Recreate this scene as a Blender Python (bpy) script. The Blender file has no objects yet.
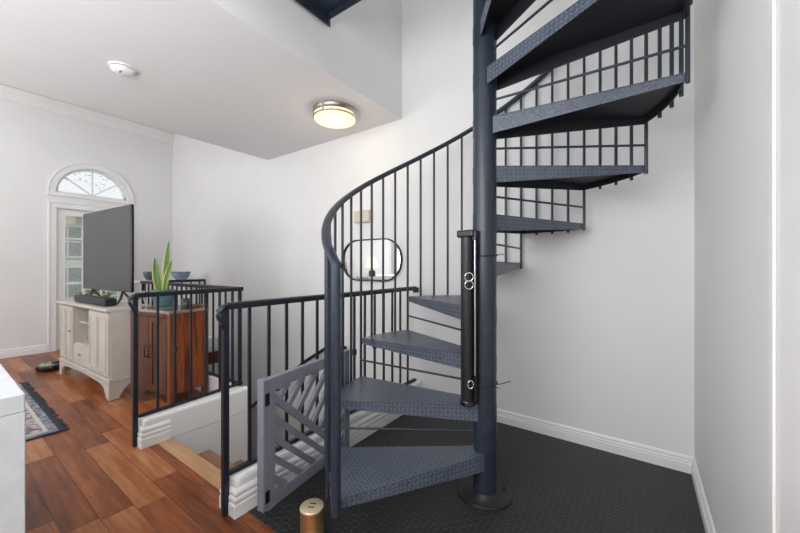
import bpy, bmesh, math, random
from mathutils import Vector, Matrix
random.seed(7)
S = bpy.context.scene
COL = S.collection
PI = math.pi
rad = math.radians

# ------------------------------------------------------------------ materials
class NT:
    def __init__(s, name):
        s.m = bpy.data.materials.new(name); s.m.use_nodes = True
        s.t = s.m.node_tree; s.n = s.t.nodes; s.l = s.t.links
        s.b = s.n['Principled BSDF']; s.out = s.n['Material Output']
    def new(s, typ, **k):
        nd = s.n.new(typ)
        for a, v in k.items(): setattr(nd, a, v)
        return nd
    def put(s, sock, v):
        if hasattr(v, 'is_output') or isinstance(v, bpy.types.NodeSocket): s.l.new(v, sock)
        else: sock.default_value = v
    def math(s, op, a, b=None, c=None, clamp=False):
        nd = s.new('ShaderNodeMath', operation=op, use_clamp=clamp)
        s.put(nd.inputs[0], a)
        if b is not None: s.put(nd.inputs[1], b)
        if c is not None: s.put(nd.inputs[2], c)
        return nd.outputs[0]
    def xyz(s, v):
        nd = s.new('ShaderNodeSeparateXYZ'); s.l.new(v, nd.inputs[0]); return nd.outputs
    def comb(s, x, y, z=0.0):
        nd = s.new('ShaderNodeCombineXYZ')
        for i, q in enumerate((x, y, z)): s.put(nd.inputs[i], q)
        return nd.outputs[0]
    def coord(s, kind='Object'):
        return s.new('ShaderNodeTexCoord').outputs[kind]
    def noise(s, vec, scale, detail=3, rough=.5, out='Fac'):
        nd = s.new('ShaderNodeTexNoise'); s.l.new(vec, nd.inputs['Vector'])
        nd.inputs['Scale'].default_value = scale; nd.inputs['Detail'].default_value = detail
        nd.inputs['Roughness'].default_value = rough
        return nd.outputs[out]
    def ramp(s, fac, stops):
        nd = s.new('ShaderNodeValToRGB'); s.put(nd.inputs[0], fac)
        e = nd.color_ramp.elements
        while len(e) < len(stops): e.new(.5)
        for q, (p, c) in zip(e, stops): q.position = p; q.color = (*c, 1)
        return nd.outputs[0]
    def mix(s, fac, a, b, mode='MIX'):
        nd = s.new('ShaderNodeMix', data_type='RGBA', blend_type=mode)
        s.put(nd.inputs[0], fac)
        s.put(nd.inputs[6], a if not isinstance(a, tuple) else (*a, 1))
        s.put(nd.inputs[7], b if not isinstance(b, tuple) else (*b, 1))
        return nd.outputs[2]
    def bump(s, h, strength=.5, dist=.002):
        nd = s.new('ShaderNodeBump'); nd.inputs['Strength'].default_value = strength
        nd.inputs['Distance'].default_value = dist
        s.l.new(h, nd.inputs['Height']); s.l.new(nd.outputs[0], s.b.inputs['Normal'])
    def set(s, color=None, rough=None, metal=None, spec=None, coat=None):
        if color is not None: s.put(s.b.inputs['Base Color'], color if not isinstance(color, tuple) else (*color, 1))
        if rough is not None: s.put(s.b.inputs['Roughness'], rough)
        if metal is not None: s.b.inputs['Metallic'].default_value = metal
        if spec is not None: s.b.inputs['Specular IOR Level'].default_value = spec
        if coat is not None: s.b.inputs['Coat Weight'].default_value = coat; s.b.inputs['Coat Roughness'].default_value = .12
        return s

def simple(name, color, rough=.5, metal=0, var=.06, scale=25, bump=0, spec=.5):
    n = NT(name); v = n.coord('Object')
    f = n.noise(v, scale, 3)
    c0 = tuple(max(0, q * (1 - var)) for q in color); c1 = tuple(min(1, q * (1 + var)) for q in color)
    n.set(n.ramp(f, [(.3, c0), (.7, c1)]), rough, metal, spec)
    if bump: n.bump(n.noise(v, scale * 6, 2), bump, .001)
    return n.m

def diamond_height(n, uv, s):
    x, y, _ = n.xyz(uv)
    px, py = n.math('DIVIDE', x, s), n.math('DIVIDE', y, s)
    fx, fy = n.math('FLOOR', px), n.math('FLOOR', py)
    qx = n.math('SUBTRACT', n.math('SUBTRACT', px, fx), .5)
    qy = n.math('SUBTRACT', n.math('SUBTRACT', py, fy), .5)
    par = n.math('PINGPONG', n.math('ADD', fx, fy), 1.0)
    a = n.math('MULTIPLY', n.math('ADD', qx, qy), .7071)
    b = n.math('MULTIPLY', n.math('SUBTRACT', qx, qy), .7071)
    d = n.math('SUBTRACT', b, a)
    A = n.math('ADD', a, n.math('MULTIPLY', d, par))
    B = n.math('SUBTRACT', b, n.math('MULTIPLY', d, par))
    A2 = n.math('POWER', n.math('ABSOLUTE', n.math('DIVIDE', A, .5)), 2.0)
    B2 = n.math('POWER', n.math('ABSOLUTE', n.math('DIVIDE', B, .14)), 2.0)
    h = n.math('SUBTRACT', n.math('SUBTRACT', 1.0, A2), B2, clamp=True)
    return n.math('POWER', h, .6)

M = {}
M['wall'] = simple('wall_paint', (.80, .797, .79), .6, var=.012, scale=3, bump=.06)
M['ceiling'] = simple('ceiling_paint', (.80, .79, .80), .75, var=.01, scale=3)
M['trim'] = simple('white_trim_paint', (.84, .835, .825), .35, var=.012, scale=8)
M['steel'] = simple('navy_painted_steel', (.022, .030, .048), .33, var=.15, scale=14)
M['rail_black'] = simple('black_painted_iron', (.011, .014, .021), .38, var=.15, scale=20, spec=.4)
M['black'] = simple('black_plastic', (.010, .010, .011), .4, var=.2)
M['black_gloss'] = simple('gloss_black_plastic', (.008, .008, .009), .15, var=.2)
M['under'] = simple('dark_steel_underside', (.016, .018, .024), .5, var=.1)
M['plate_dark'] = simple('dark_base_steel', (.012, .012, .014), .45, var=.2)
M['chrome'] = simple('bright_metal', (.75, .75, .76), .22, 1, var=.05)
M['nickel'] = simple('brushed_nickel', (.42, .36, .32), .35, 1, var=.05)
M['gate'] = simple('grey_painted_wood', (.200, .208, .250), .5, var=.08, scale=18)
M['hinge'] = simple('dark_hinge', (.02, .02, .022), .4, .6)
M['cream'] = simple('cream_lacquer', (.54, .50, .445), .4, var=.03, scale=10)
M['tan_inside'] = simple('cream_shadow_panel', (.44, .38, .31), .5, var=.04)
M['tan_top'] = simple('greige_plastic', (.36, .31, .25), .35, var=.05)
M['pot'] = simple('teal_glazed_ceramic', (.085, .165, .19), .3, var=.08)
M['soil'] = simple('soil', (.03, .022, .016), .9, var=.3, scale=80)
M['bowl_blue'] = simple('blue_glaze', (.25, .31, .42), .25, var=.12)
M['bowl_dark'] = simple('slate_glaze', (.10, .115, .15), .25, var=.2)
M['table_white'] = simple('white_table_paint', (.74, .74, .73), .5, var=.02)
M['beige'] = simple('beige_plastic', (.62, .55, .43), .45, var=.03)
M['copper'] = simple('copper', (.52, .22, .10), .3, .9, var=.1)
M['jar'] = simple('smoked_glass_jar', (.03, .03, .035), .1, var=.1)
M['siding'] = simple('stucco_house', (.78, .77, .74), .8, var=.03)
M['house_window'] = simple('dark_house_glass', (.45, .47, .48), .5, var=.1)
M['leaf_bush'] = simple('bush_leaf', (.16, .24, .06), .6, var=.4, scale=6)
M['lawn'] = simple('lawn', (.22, .33, .12), .9, var=.3, scale=4)
M['lamp_base'] = simple('dark_lamp_base', (.02, .02, .02), .3, var=.1)
M['screen'] = simple('television_glass', (.050, .052, .053), .34, var=.03, spec=.45)
M['grey_panel'] = simple('grey_frame_glass', (.28, .29, .30), .2, var=.05)
M['trim_grey'] = simple('silver_edge', (.7, .7, .7), .3, .3, var=.05)

def mk_plate():
    n = NT('diamond_plate_steel'); uv = n.coord('UV')
    h = diamond_height(n, uv, .0185)
    w = n.noise(n.coord('Object'), 9, 4)
    base = n.ramp(w, [(.3, (.052, .068, .100)), (.7, (.084, .104, .142))])
    c = n.mix(n.math('MULTIPLY', h, .58), base, (.30, .325, .38))  # bump tops mixed paler: gloss highlights put into the colour
    n.set(c, n.ramp(w, [(.3, (.30,) * 3), (.75, (.44,) * 3)]), 0, .8)
    n.bump(h, 1.0, .004); return n.m
M['plate'] = mk_plate()

def mk_rubber():
    n = NT('black_plate_vinyl'); v = n.coord('Object')
    h = diamond_height(n, v, .028)
    w = n.noise(v, 5, 3)
    c = n.mix(n.math('MULTIPLY', h, .5), n.ramp(w, [(.3, (.017, .017, .018)), (.7, (.024, .024, .025))]), (.085, .085, .088))  # raised dashes lightened, a highlight painted into the vinyl colour
    n.set(c, .48, 0, .5); n.bump(h, 1.0, .004); return n.m
M['rubber'] = mk_rubber()

def mk_planks(name, w, ln, stops, rough=.33):
    n = NT(name); x, y, z = n.xyz(n.coord('Object'))
    r = n.math('DIVIDE', n.math('ADD', y, 10.018), w); row = n.math('FLOOR', r)
    wn = n.new('ShaderNodeTexWhiteNoise', noise_dimensions='1D'); n.l.new(row, wn.inputs['W'])
    xx = n.math('ADD', n.math('DIVIDE', x, ln), n.math('MULTIPLY', wn.outputs[0], 7.3))
    ci = n.math('FLOOR', xx)
    w2 = n.new('ShaderNodeTexWhiteNoise', noise_dimensions='2D'); n.l.new(n.comb(row, ci), w2.inputs['Vector'])
    rnd = w2.outputs[0]
    g = n.comb(n.math('ADD', n.math('MULTIPLY', x, 1.6), n.math('MULTIPLY', rnd, 37.0)), n.math('MULTIPLY', y, 17.0), row)
    grain = n.noise(g, 1.7, 6, .62)
    big = n.noise(n.comb(n.math('MULTIPLY', x, .9), n.math('MULTIPLY', y, 3.0), rnd), 3.0, 3)
    f = n.math('ADD', n.math('MULTIPLY', rnd, .5), n.math('MULTIPLY_ADD', grain, 1.05, -.24))
    f = n.math('ADD', f, n.math('MULTIPLY', n.math('SUBTRACT', big, .5), .5))
    c = n.ramp(f, stops)
    fy = n.math('FRACT', r); fx = n.math('FRACT', xx)
    ey = n.math('MINIMUM', fy, n.math('SUBTRACT', 1.0, fy)); ex = n.math('MINIMUM', fx, n.math('SUBTRACT', 1.0, fx))
    ey = n.math('MULTIPLY', ey, w); ex = n.math('MULTIPLY', ex, ln)
    e = n.math('MINIMUM', ey, ex)
    seam = n.math('SUBTRACT', 1.0, n.math('DIVIDE', e, .0035), clamp=True)
    c = n.mix(n.math('MULTIPLY', seam, .7), c, (.03, .015, .009))
    n.set(c, n.math('ADD', rough, n.math('MULTIPLY', grain, .16)), 0, .36)
    n.bump(n.math('SUBTRACT', n.math('MULTIPLY', grain, .15), seam), .4, .002)
    return n.m
M['floor_wood'] = mk_planks('hardwood_planks', .125, .92,
    [(.12, (.070, .018, .006)), (.34, (.18, .050, .016)), (.56, (.31, .092, .028)), (.74, (.40, .145, .048)), (.95, (.50, .24, .11))], .25)

def mk_wood(name, stops, axis='Z', scale=1.0, rough=.35, coat=None):
    n = NT(name); x, y, z = n.xyz(n.coord('Object'))
    a, b, c = {'Z': (x, y, z), 'X': (y, z, x), 'Y': (x, z, y)}[axis]
    g = n.comb(n.math('MULTIPLY', a, 14.0 * scale), n.math('MULTIPLY', b, 14.0 * scale), n.math('MULTIPLY', c, 1.1 * scale))
    f = n.noise(g, 1.4, 5, .6)
    n.set(n.ramp(f, stops), rough, 0, .5, coat)
    n.bump(f, .12, .001); return n.m
M['wood_side'] = mk_wood('figured_acacia', [(.28, (.025, .005, .002)), (.44, (.10, .018, .004)), (.56, (.33, .078, .012)), (.72, (.07, .013, .003))], 'Z', .8)
M['wood_front'] = mk_wood('brown_acacia', [(.28, (.040, .013, .006)), (.5, (.095, .034, .015)), (.72, (.17, .066, .029))], 'Z')
M['wood_post'] = mk_wood('red_acacia_post', [(.3, (.11, .028, .010)), (.7, (.22, .065, .022))], 'Z')
M['wood_top'] = mk_wood('polished_acacia_top', [(.3, (.22, .14, .10)), (.7, (.36, .26, .20))], 'X', rough=.14, coat=1.0)
M['nosing'] = mk_wood('tan_oak_nosing', [(.3, (.42, .22, .105)), (.7, (.58, .34, .18))], 'X', rough=.35)
M['tread_wood'] = mk_wood('brown_oak_tread', [(.3, (.22, .105, .052)), (.7, (.36, .19, .10))], 'X', rough=.4)

def mk_marble():
    n = NT('white_marble'); v = n.coord('Object')
    w = n.noise(v, 3.5, 6, .65)
    q = n.math('ABSOLUTE', n.math('SUBTRACT', w, .5))
    f = n.math('SUBTRACT', 1.0, n.math('MULTIPLY', q, 14.0), clamp=True)
    s = n.noise(v, 16, 4)
    base = n.ramp(s, [(.35, (.47, .49, .50)), (.65, (.56, .57, .58))])
    n.set(n.mix(n.math('MULTIPLY', f, .5), base, (.48, .50, .52)), .25); return n.m
M['marble'] = mk_marble()

def mk_rug():
    n = NT('woven_rug'); x, y, z = n.xyz(n.coord('Object'))
    # the rug runs from the corner (0,0) towards -x and -y
    ax = n.math('ABSOLUTE', x); ay = n.math('ABSOLUTE', y)
    e = n.math('MINIMUM', ax, ay)
    vo = n.new('ShaderNodeTexVoronoi'); vo.inputs['Scale'].default_value = 20
    n.l.new(n.comb(x, y), vo.inputs['Vector'])
    fl = n.noise(n.comb(x, y), 24, 3)
    field = n.ramp(vo.outputs['Distance'], [(.08, (.24, .10, .10)), (.26, (.48, .40, .36)), (.5, (.58, .53, .47)), (.75, (.22, .19, .23))])
    border = n.ramp(fl, [(.38, (.14, .155, .20)), (.62, (.36, .37, .41))])
    cream = n.ramp(fl, [(.3, (.56, .53, .47)), (.7, (.68, .64, .58))])
    k1 = n.math('GREATER_THAN', e, .065); k2 = n.math('GREATER_THAN', e, .085); k0 = n.math('GREATER_THAN', e, .018)
    c = n.mix(k0, (.06, .065, .085), border)
    c = n.mix(k1, c, cream); c = n.mix(k2, c, field)
    n.set(c, .95, 0, .1); n.bump(n.noise(n.comb(x, y), 200, 2), .5, .002); return n.m
M['rug'] = mk_rug()
M['fringe'] = simple('dark_fringe', (.045, .05, .065), .9, var=.3)

def mk_leaf():
    n = NT('snake_plant_leaf'); x, y, z = n.xyz(n.coord('UV'))
    e = n.math('ABSOLUTE', n.math('SUBTRACT', x, .5))
    edge = n.math('GREATER_THAN', e, .38)
    b = n.noise(n.comb(n.math('MULTIPLY', x, 2.0), n.math('MULTIPLY', y, 22.0)), 2, 3)
    green = n.ramp(b, [(.35, (.05, .12, .02)), (.65, (.13, .22, .045))])
    n.set(n.mix(edge, green, (.48, .52, .10)), .4); return n.m
M['leaf'] = mk_leaf()

def mk_glass():
    n = NT('window_glass')
    tr = n.new('ShaderNodeBsdfTransparent'); gl = n.new('ShaderNodeBsdfGlossy')
    tr.inputs[0].default_value = (.97, .98, .98, 1); gl.inputs['Roughness'].default_value = .02
    lw = n.new('ShaderNodeLayerWeight'); lw.inputs[0].default_value = .5
    f = n.math('MULTIPLY_ADD', n.math('POWER', lw.outputs['Facing'], 4.0), .5, .03)
    mx = n.new('ShaderNodeMixShader'); n.l.new(f, mx.inputs[0])
    n.l.new(tr.outputs[0], mx.inputs[1]); n.l.new(gl.outputs[0], mx.inputs[2])
    n.l.new(mx.outputs[0], n.out.inputs[0]); return n.m
M['glass'] = mk_glass()
M['mirror'] = NT('mirror_glass').set((.76, .78, .77), .01, 1).m

def mk_emit(name, color, strength):
    n = NT(name); v = n.noise(n.coord('Object'), 12, 2)
    n.set((.5, .46, .38), .3)
    c = n.ramp(v, [(.3, tuple(q * .96 for q in color)), (.7, color)])
    n.l.new(c, n.b.inputs['Emission Color']); n.b.inputs['Emission Strength'].default_value = strength
    return n.m
M['diffuser'] = mk_emit('lit_diffuser', (1.0, .84, .54), .82)
M['lamp_shade'] = mk_emit('lit_lampshade', (1.0, .93, .80), 1.2)
def mk_brass():
    n = NT('brushed_brass'); x, y, z = n.xyz(n.coord('Object'))
    f = n.noise(n.comb(n.math('MULTIPLY', x, 4.0), n.math('MULTIPLY', y, 4.0), n.math('MULTIPLY', z, 160.0)), 3, 2)
    n.set(n.ramp(f, [(.3, (.46, .29, .12)), (.7, (.62, .43, .20))]), .3, .9); return n.m
M['brass'] = mk_brass()
M['brass_top'] = simple('pale_brass_lid', (.68, .56, .38), .4, .6, var=.03)

# ------------------------------------------------------------------ mesh helpers
class MB:
    G = None
    def __init__(s): s.v = []; s.f = []; s.sm = []; s.uv = {}
    def add(s, vs, fs, smooth=False, xf=None):
        o = len(s.v)
        if xf is not None: vs = [xf @ Vector(q) for q in vs]
        if MB.G is not None: vs = [MB.G @ Vector(q) for q in vs]
        s.v += [tuple(q) for q in vs]
        for f in fs: s.f.append([o + i for i in f]); s.sm.append(smooth)
        return s
    def box(s, x0, y0, z0, x1, y1, z1, xf=None):
        x0, x1 = sorted((x0, x1)); y0, y1 = sorted((y0, y1)); z0, z1 = sorted((z0, z1))
        v = [(x0, y0, z0), (x1, y0, z0), (x1, y1, z0), (x0, y1, z0), (x0, y0, z1), (x1, y0, z1), (x1, y1, z1), (x0, y1, z1)]
        return s.add(v, [(0, 3, 2, 1), (4, 5, 6, 7), (0, 1, 5, 4), (1, 2, 6, 5), (2, 3, 7, 6), (3, 0, 4, 7)], False, xf)
    def hexa(s, bot, top):
        return s.add(list(bot) + list(top), [(0, 3, 2, 1), (4, 5, 6, 7), (0, 1, 5, 4), (1, 2, 6, 5), (2, 3, 7, 6), (3, 0, 4, 7)])
    def prism(s, poly, z0, z1, xf=None, smooth=False):
        n = len(poly)
        a = sum(poly[i][0] * poly[(i + 1) % n][1] - poly[(i + 1) % n][0] * poly[i][1] for i in range(n))
        if a < 0: poly = poly[::-1]
        v = [(x, y, z0) for x, y in poly] + [(x, y, z1) for x, y in poly]
        f = [tuple(range(n - 1, -1, -1)), tuple(range(n, 2 * n))]
        s.add(v, f, False, xf); o = len(s.v) - 2 * n
        for i in range(n):
            j = (i + 1) % n; s.f.append([o + i, o + j, o + n + j, o + n + i]); s.sm.append(smooth)
        return s
    def lathe(s, prof, c=(0, 0, 0), n=32, xf=None):
        vs = []; fs = []
        for r, z in prof:
            for k in range(n):
                a = 2 * PI * k / n; vs.append((c[0] + r * math.cos(a), c[1] + r * math.sin(a), c[2] + z))
        for i in range(len(prof) - 1):
            for k in range(n):
                k2 = (k + 1) % n; fs.append((i * n + k, i * n + k2, (i + 1) * n + k2, (i + 1) * n + k))
        s.add(vs, fs, True, xf)
        if prof[0][0] > 1e-5: s.add(vs[:n], [tuple(range(n - 1, -1, -1))], False, xf)
        if prof[-1][0] > 1e-5: s.add(vs[-n:], [tuple(range(n))], False, xf)
        return s
    def sweep(s, path, sec, closed=False, smooth=True, scales=None, up=Vector((0, 0, 1))):
        P = [Vector(p) for p in path]; n = len(P); m = len(sec); vs = []
        for i, p in enumerate(P):
            if closed: t = P[(i + 1) % n] - P[i - 1]
            else: t = P[min(i + 1, n - 1)] - P[max(i - 1, 0)]
            t.normalize()
            u = up if abs(t.dot(up)) < .97 else Vector((0, 1, 0))
            sd = t.cross(u).normalized(); uu = sd.cross(t)
            k = scales[i] if scales else 1
            for a, b in sec: vs.append(tuple(p + sd * a * k + uu * b * k))
        fs = []
        for i in range(n if closed else n - 1):
            i2 = (i + 1) % n
            for k in range(m):
                k2 = (k + 1) % m; fs.append((i * m + k, i * m + k2, i2 * m + k2, i2 * m + k))
        s.add(vs, fs, smooth)
        if not closed:
            s.add(vs[:m], [tuple(range(m - 1, -1, -1))]); s.add(vs[-m:], [tuple(range(m))])
        return s
    def tube(s, path, r, n=10, closed=False, scales=None):
        return s.sweep(path, [(r * math.cos(2 * PI * k / n), r * math.sin(2 * PI * k / n)) for k in range(n)], closed, True, scales)
    def build(s, name, mat, parent=None, bevel=0, seg=2):
        me = bpy.data.meshes.new(name)
        L = Vector((0, 0, 0)); R = Matrix.Identity(3)
        if parent is not None:
            w = world_of(parent); L = w.translation; R = w.to_3x3().inverted()
        me.from_pydata([tuple(R @ (Vector(q) - L)) for q in s.v], [], s.f)
        for p, sm in zip(me.polygons, s.sm): p.use_smooth = sm
        if not s.uv:
            bm = bmesh.new(); bm.from_mesh(me); bmesh.ops.recalc_face_normals(bm, faces=bm.faces); bm.to_mesh(me); bm.free()
        uv = me.uv_layers.new(name='UVMap')
        for p in me.polygons:
            nx, ny, nz = (abs(q) for q in p.normal)
            if nz > .6: ex, ey = Vector((1, 0, 0)), Vector((0, 1, 0))
            else:
                ex = Vector((-p.normal.y, p.normal.x, 0)).normalized(); ey = Vector((0, 0, 1))
            for li in p.loop_indices:
                co = me.vertices[me.loops[li].vertex_index].co
                uv.data[li].uv = (co.dot(ex), co.dot(ey))
        for fi, cs in s.uv.items():
            for li, c in zip(me.polygons[fi].loop_indices, cs): uv.data[li].uv = c
        me.materials.append(M[mat])
        o = bpy.data.objects.new(name, me); COL.objects.link(o)
        if parent is not None: o.parent = parent
        if bevel:
            b = o.modifiers.new('bevel', 'BEVEL'); b.width = bevel; b.segments = seg; b.limit_method = 'ANGLE'; b.angle_limit = rad(40)
        return o

def world_of(o):
    m = Matrix.LocRotScale(o.location, o.rotation_euler, None)
    return world_of(o.parent) @ m if o.parent else m
def tag(o, label=None, cat=None, group=None, kind=None):
    if label: o['label'] = label
    if cat: o['category'] = cat
    if group: o['group'] = group
    if kind: o['kind'] = kind
    return o
def thing(name, label, cat, loc=(0, 0, 0), rz=0, group=None):
    o = bpy.data.objects.new(name, None); COL.objects.link(o); o.empty_display_size = .05
    o.location = loc; o.rotation_euler = (0, 0, rz)
    return tag(o, label, cat, group)
def struct(name, mb, mat, parent=None, bevel=0):
    o = mb.build(name, mat, parent, bevel)
    if parent is None: o['kind'] = 'structure'
    return o
def B(*a): return MB().box(*a)

# ------------------------------------------------------------------ measured layout (metres; the eye stands at 0,0)
EYE = 1.18
XR, YB, XF = .253, 2.54, -6.68          # right wall, back wall, far (door) wall
ZC, XS, XE = 2.53, -1.777, -3.85        # low ceiling, its edge at the stair void, its edge at the tall room
YJ = .907                               # where hardwood meets black vinyl
WX0, WX1 = -2.64, -1.67                 # stairwell
YREAR = -5.0

# ---------------- setting
fl = MB()
fl.box(XF, YREAR, -.20, XR, YJ, 0)
fl.box(XF, YJ, -.20, -2.72, 1.58, 0)
fl.box(XF, 1.58, -.20, -4.95, YB, 0)
struct('floor', fl, 'floor_wood')
struct('floor_landing', B(WX1, YJ, -.20, XR, YB, .001), 'rubber')
struct('wall_back', B(XF - .12, YB, -2.7, XR + .12, YB + .12, 5.2), 'wall')
struct('wall_right', B(XR, YREAR, -.2, XR + .12, YB, 5.2), 'wall')
struct('wall_front', MB().box(XF - .12, YREAR - .12, -.2, -6.5, YREAR, 5.2).box(-6.5, YREAR - .12, -.2, -5.5, YREAR, .9).box(-6.5, YREAR - .12, 2.2, -5.5, YREAR, 5.2).box(-5.5, YREAR - .12, -.2, XR + .12, YREAR, 5.2), 'wall')
# the low ceiling with the loft over it
struct('ceiling', B(XE, YREAR, ZC, XS - .006, YB, 2.92), 'ceiling')
struct('wall_loft', MB().prism([(YREAR, ZC + .001), (YB, ZC + .001), (YB, 5.2), (1.66, 5.2), (1.66, 2.93), (.6, 2.93), (.6, 5.2), (YREAR, 5.2)], 0, .10,
    Matrix(((0, 0, 1, XS - .10), (1, 0, 0, 0), (0, 1, 0, 0), (0, 0, 0, 1)))), 'wall')
struct('ceiling_tall', B(XF - .12, YREAR, 3.62, XE, YB, 3.74).box(XE, YREAR, 2.9, XE + .1, YB, 3.74), 'ceiling')
struct('ceiling_upper', B(XE, -2.0, 5.2, XR + .12, YB + .12, 5.3), 'ceiling')
struct('rear_light_block', MB().box(XS - .1, -2.1, 2.3, XR + .12, -2.0, 5.2), 'wall')  # unseen partial wall, added to hold sky light off the back wall
# far wall with a door opening and an arched window over it
dy0, dy1, dz1 = 1.09, 1.88, 2.01
ac, ar, az = 1.485, .40, 2.23
fw = MB()
X0, X1 = XF - .12, XF
fw.box(X0, YREAR, -.2, X1, dy0, 3.6); fw.box(X0, dy1, -.2, X1, YB, 3.6)
fw.box(X0, dy0, dz1, X1, dy1, az)
N = 24
for k in range(N):
    a0, a1 = PI * k / N, PI * (k + 1) / N
    p0 = (max(dy0, min(dy1, ac + ar * math.cos(a0))), az + ar * math.sin(a0)); p1 = (max(dy0, min(dy1, ac + ar * math.cos(a1))), az + ar * math.sin(a1))
    fw.hexa([(X0, p1[0], p1[1]), (X1, p1[0], p1[1]), (X1, p0[0], p0[1]), (X0, p0[0], p0[1])],
            [(X0, p1[0], 3.6), (X1, p1[0], 3.6), (X1, p0[0], 3.6), (X0, p0[0], 3.6)])
struct('wall_far', fw, 'wall')

def prof_run(path, prof):
    """baseboard-like moulding: path of (x,y), profile of (offset to the right of travel, z)"""
    mb = MB(); n = len(path); m = len(prof); vs = []
    P = [Vector((x, y)) for x, y in path]
    for i in range(n):
        d0 = (P[i] - P[i - 1]).normalized() if i else (P[1] - P[0]).normalized()
        d1 = (P[i + 1] - P[i]).normalized() if i < n - 1 else d0
        n0 = Vector((d0.y, -d0.x)); n1 = Vector((d1.y, -d1.x))
        b = (n0 + n1); b = b / max(b.dot(n0), .2)
        for o, z in prof: vs.append((P[i].x + b.x * o, P[i].y + b.y * o, z))
    fs = []
    for i in range(n - 1):
        for k in range(m - 1): fs.append((i * m + k, i * m + k + 1, (i + 1) * m + k + 1, (i + 1) * m + k))
    mb.add(vs, fs); mb.add(vs[:m], [tuple(range(m))]); mb.add(vs[-m:], [tuple(range(m - 1, -1, -1))])
    return mb
BASE = [(0, 0), (.016, 0), (.016, .052), (.012, .056), (.013, .066), (.009, .072), (.010, .084), (.006, .092), (0, .096)]
def zs(p, k): return [(o, z * k) for o, z in p]
struct('baseboard_back', prof_run([(-1.55, YB), (XR, YB)], BASE), 'trim')
struct('baseboard_right', prof_run([(XR, YB - .016), (XR, 1.07)], BASE), 'trim')
struct('baseboard_far', prof_run([(XF, YREAR), (XF, .995)], zs(BASE, 1.15)), 'trim')
struct('baseboard_corner', prof_run([(XF, 1.98), (XF, YB), (-5.0, YB)], zs(BASE, 1.15)), 'trim')
CR = [(0, 0), (.012, .004), (.020, .03), (.05, .085), (.075, .115), (.085, .15), (0, .15)]
struct('trim_1', prof_run([(XF, YREAR), (XF, YB - .001)], [(o, 3.33 + z) for o, z in CR]), 'trim')
struct('trim_2', MB().box(XR - .018, .5, 0, XR, 1.07, 5.2).box(XR - .024, 1.04, 0, XR - .018, 1.07, 5.2), 'trim', bevel=.004)

# curbs round the stairwell, each a plastered knee wall with a stacked white moulding
CURB = [(0, 0), (.018, 0), (.018, .056), (.016, .060), (.013, .063), (.015, .067), (.017, .074), (.017, .084), (.014, .090), (.010, .093), (.012, .097), (.013, .104), (.013, .112), (.009, .120), (.003, .126), (0, .130)]
near = MB().box(-1.665, .86, -.02, -1.558, YB, .178)
struct('wall_curb', near, 'trim', bevel=.018)
struct('trim_3', prof_run([(-1.665, 1.0), (-1.665, .86), (-1.558, .86), (-1.558, YB)][::-1][::-1], CURB), 'trim')
far = MB()
far.box(-2.76, .835, -.02, WX0, 1.585, .178)
far.box(-4.97, 1.522, -.02, -2.70, 1.585, .178); far.box(-4.97, 1.56, -.02, -4.89, YB, .178)
struct('wall_curb_far', far, 'trim', bevel=.016)
struct('trim_4', prof_run([(-2.76, 1.3), (-2.76, .835), (WX0, .835), (WX0, .99)], CURB), 'trim')
well = MB().box(WX0 - .12, .92, -2.7, WX0, 1.585, -.015).box(-4.97, 1.50, -2.7, WX0 - .12, 1.585, -.001).box(-5.09, 1.6, -2.7, -4.97, YB, -.2)
struct('wall_stairwell', well, 'wall')
struct('wall_stairwell_inner', B(WX1, .92, -2.7, WX1 + .09, YB, -.2), 'wall')
struct('floor_lower', B(-5.2, .8, -2.75, XR, YB, -2.7), 'floor_wood')

# ---------------- wooden stairs going down
ws = thing('wooden_staircase', 'tan and brown wooden steps going down between the two white curbs', 'stairs', (-2.155, .95, 0))
def step(y0, z, mat='tread_wood'):
    t = B(WX0 + .002, y0 - .0, z - .035, WX1 - .002, y0 + .265, z).build('tread', mat, ws, .006)
    B(WX0 + .002, y0 + .235, z - .19, WX1 - .002, y0 + .25, z - .035).build('riser', 'tread_wood', ws)
B(WX0 + .002, .909, -.035, WX1 - .002, 1.0, .003).build('nosing', 'nosing', ws, .006)
B(WX0 + .002, .965, -.19, WX1 - .002, .985, -.035).build('riser', 'tread_wood', ws)
for k in range(2): step(.985 + .245 * k, -.19 * (k + 1))
B(WX0 + .002, 1.475, -.61, WX1 - .002, YB - .002, -.57).build('landing', 'tread_wood', ws, .006)
for k in range(7):
    xa = WX0 - .25 * k
    B(xa - .25, 1.665, -.57 - .19 * (k + 1) - .035, xa + .03, YB - .002, -.57 - .19 * (k + 1)).build('tread', 'tread_wood', ws, .006)
    B(xa - .015, 1.665, -.57 - .19 * (k + 1), xa, YB - .002, -.57 - .19 * k - .035).build('riser', 'tread_wood', ws)
wh = thing('wall_handrail', 'thin black handrail sloping along the back wall inside the stairwell', 'handrail', (-2.75, YB, .3))
MB().tube([(-2.42, YB - .07, .36), (-2.66, YB - .07, .345), (-3.05, YB - .07, .12), (-4.4, YB - .07, -.85)], .019, 8).build('rail', 'rail_black', wh)
for x, z in ((-2.60, .34), (-3.6, -.275)):
    MB().tube([(x, YB - .001, z - .05), (x, YB - .05, z - .05), (x, YB - .07, z)], .008, 6).build('bracket', 'rail_black', wh)

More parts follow.
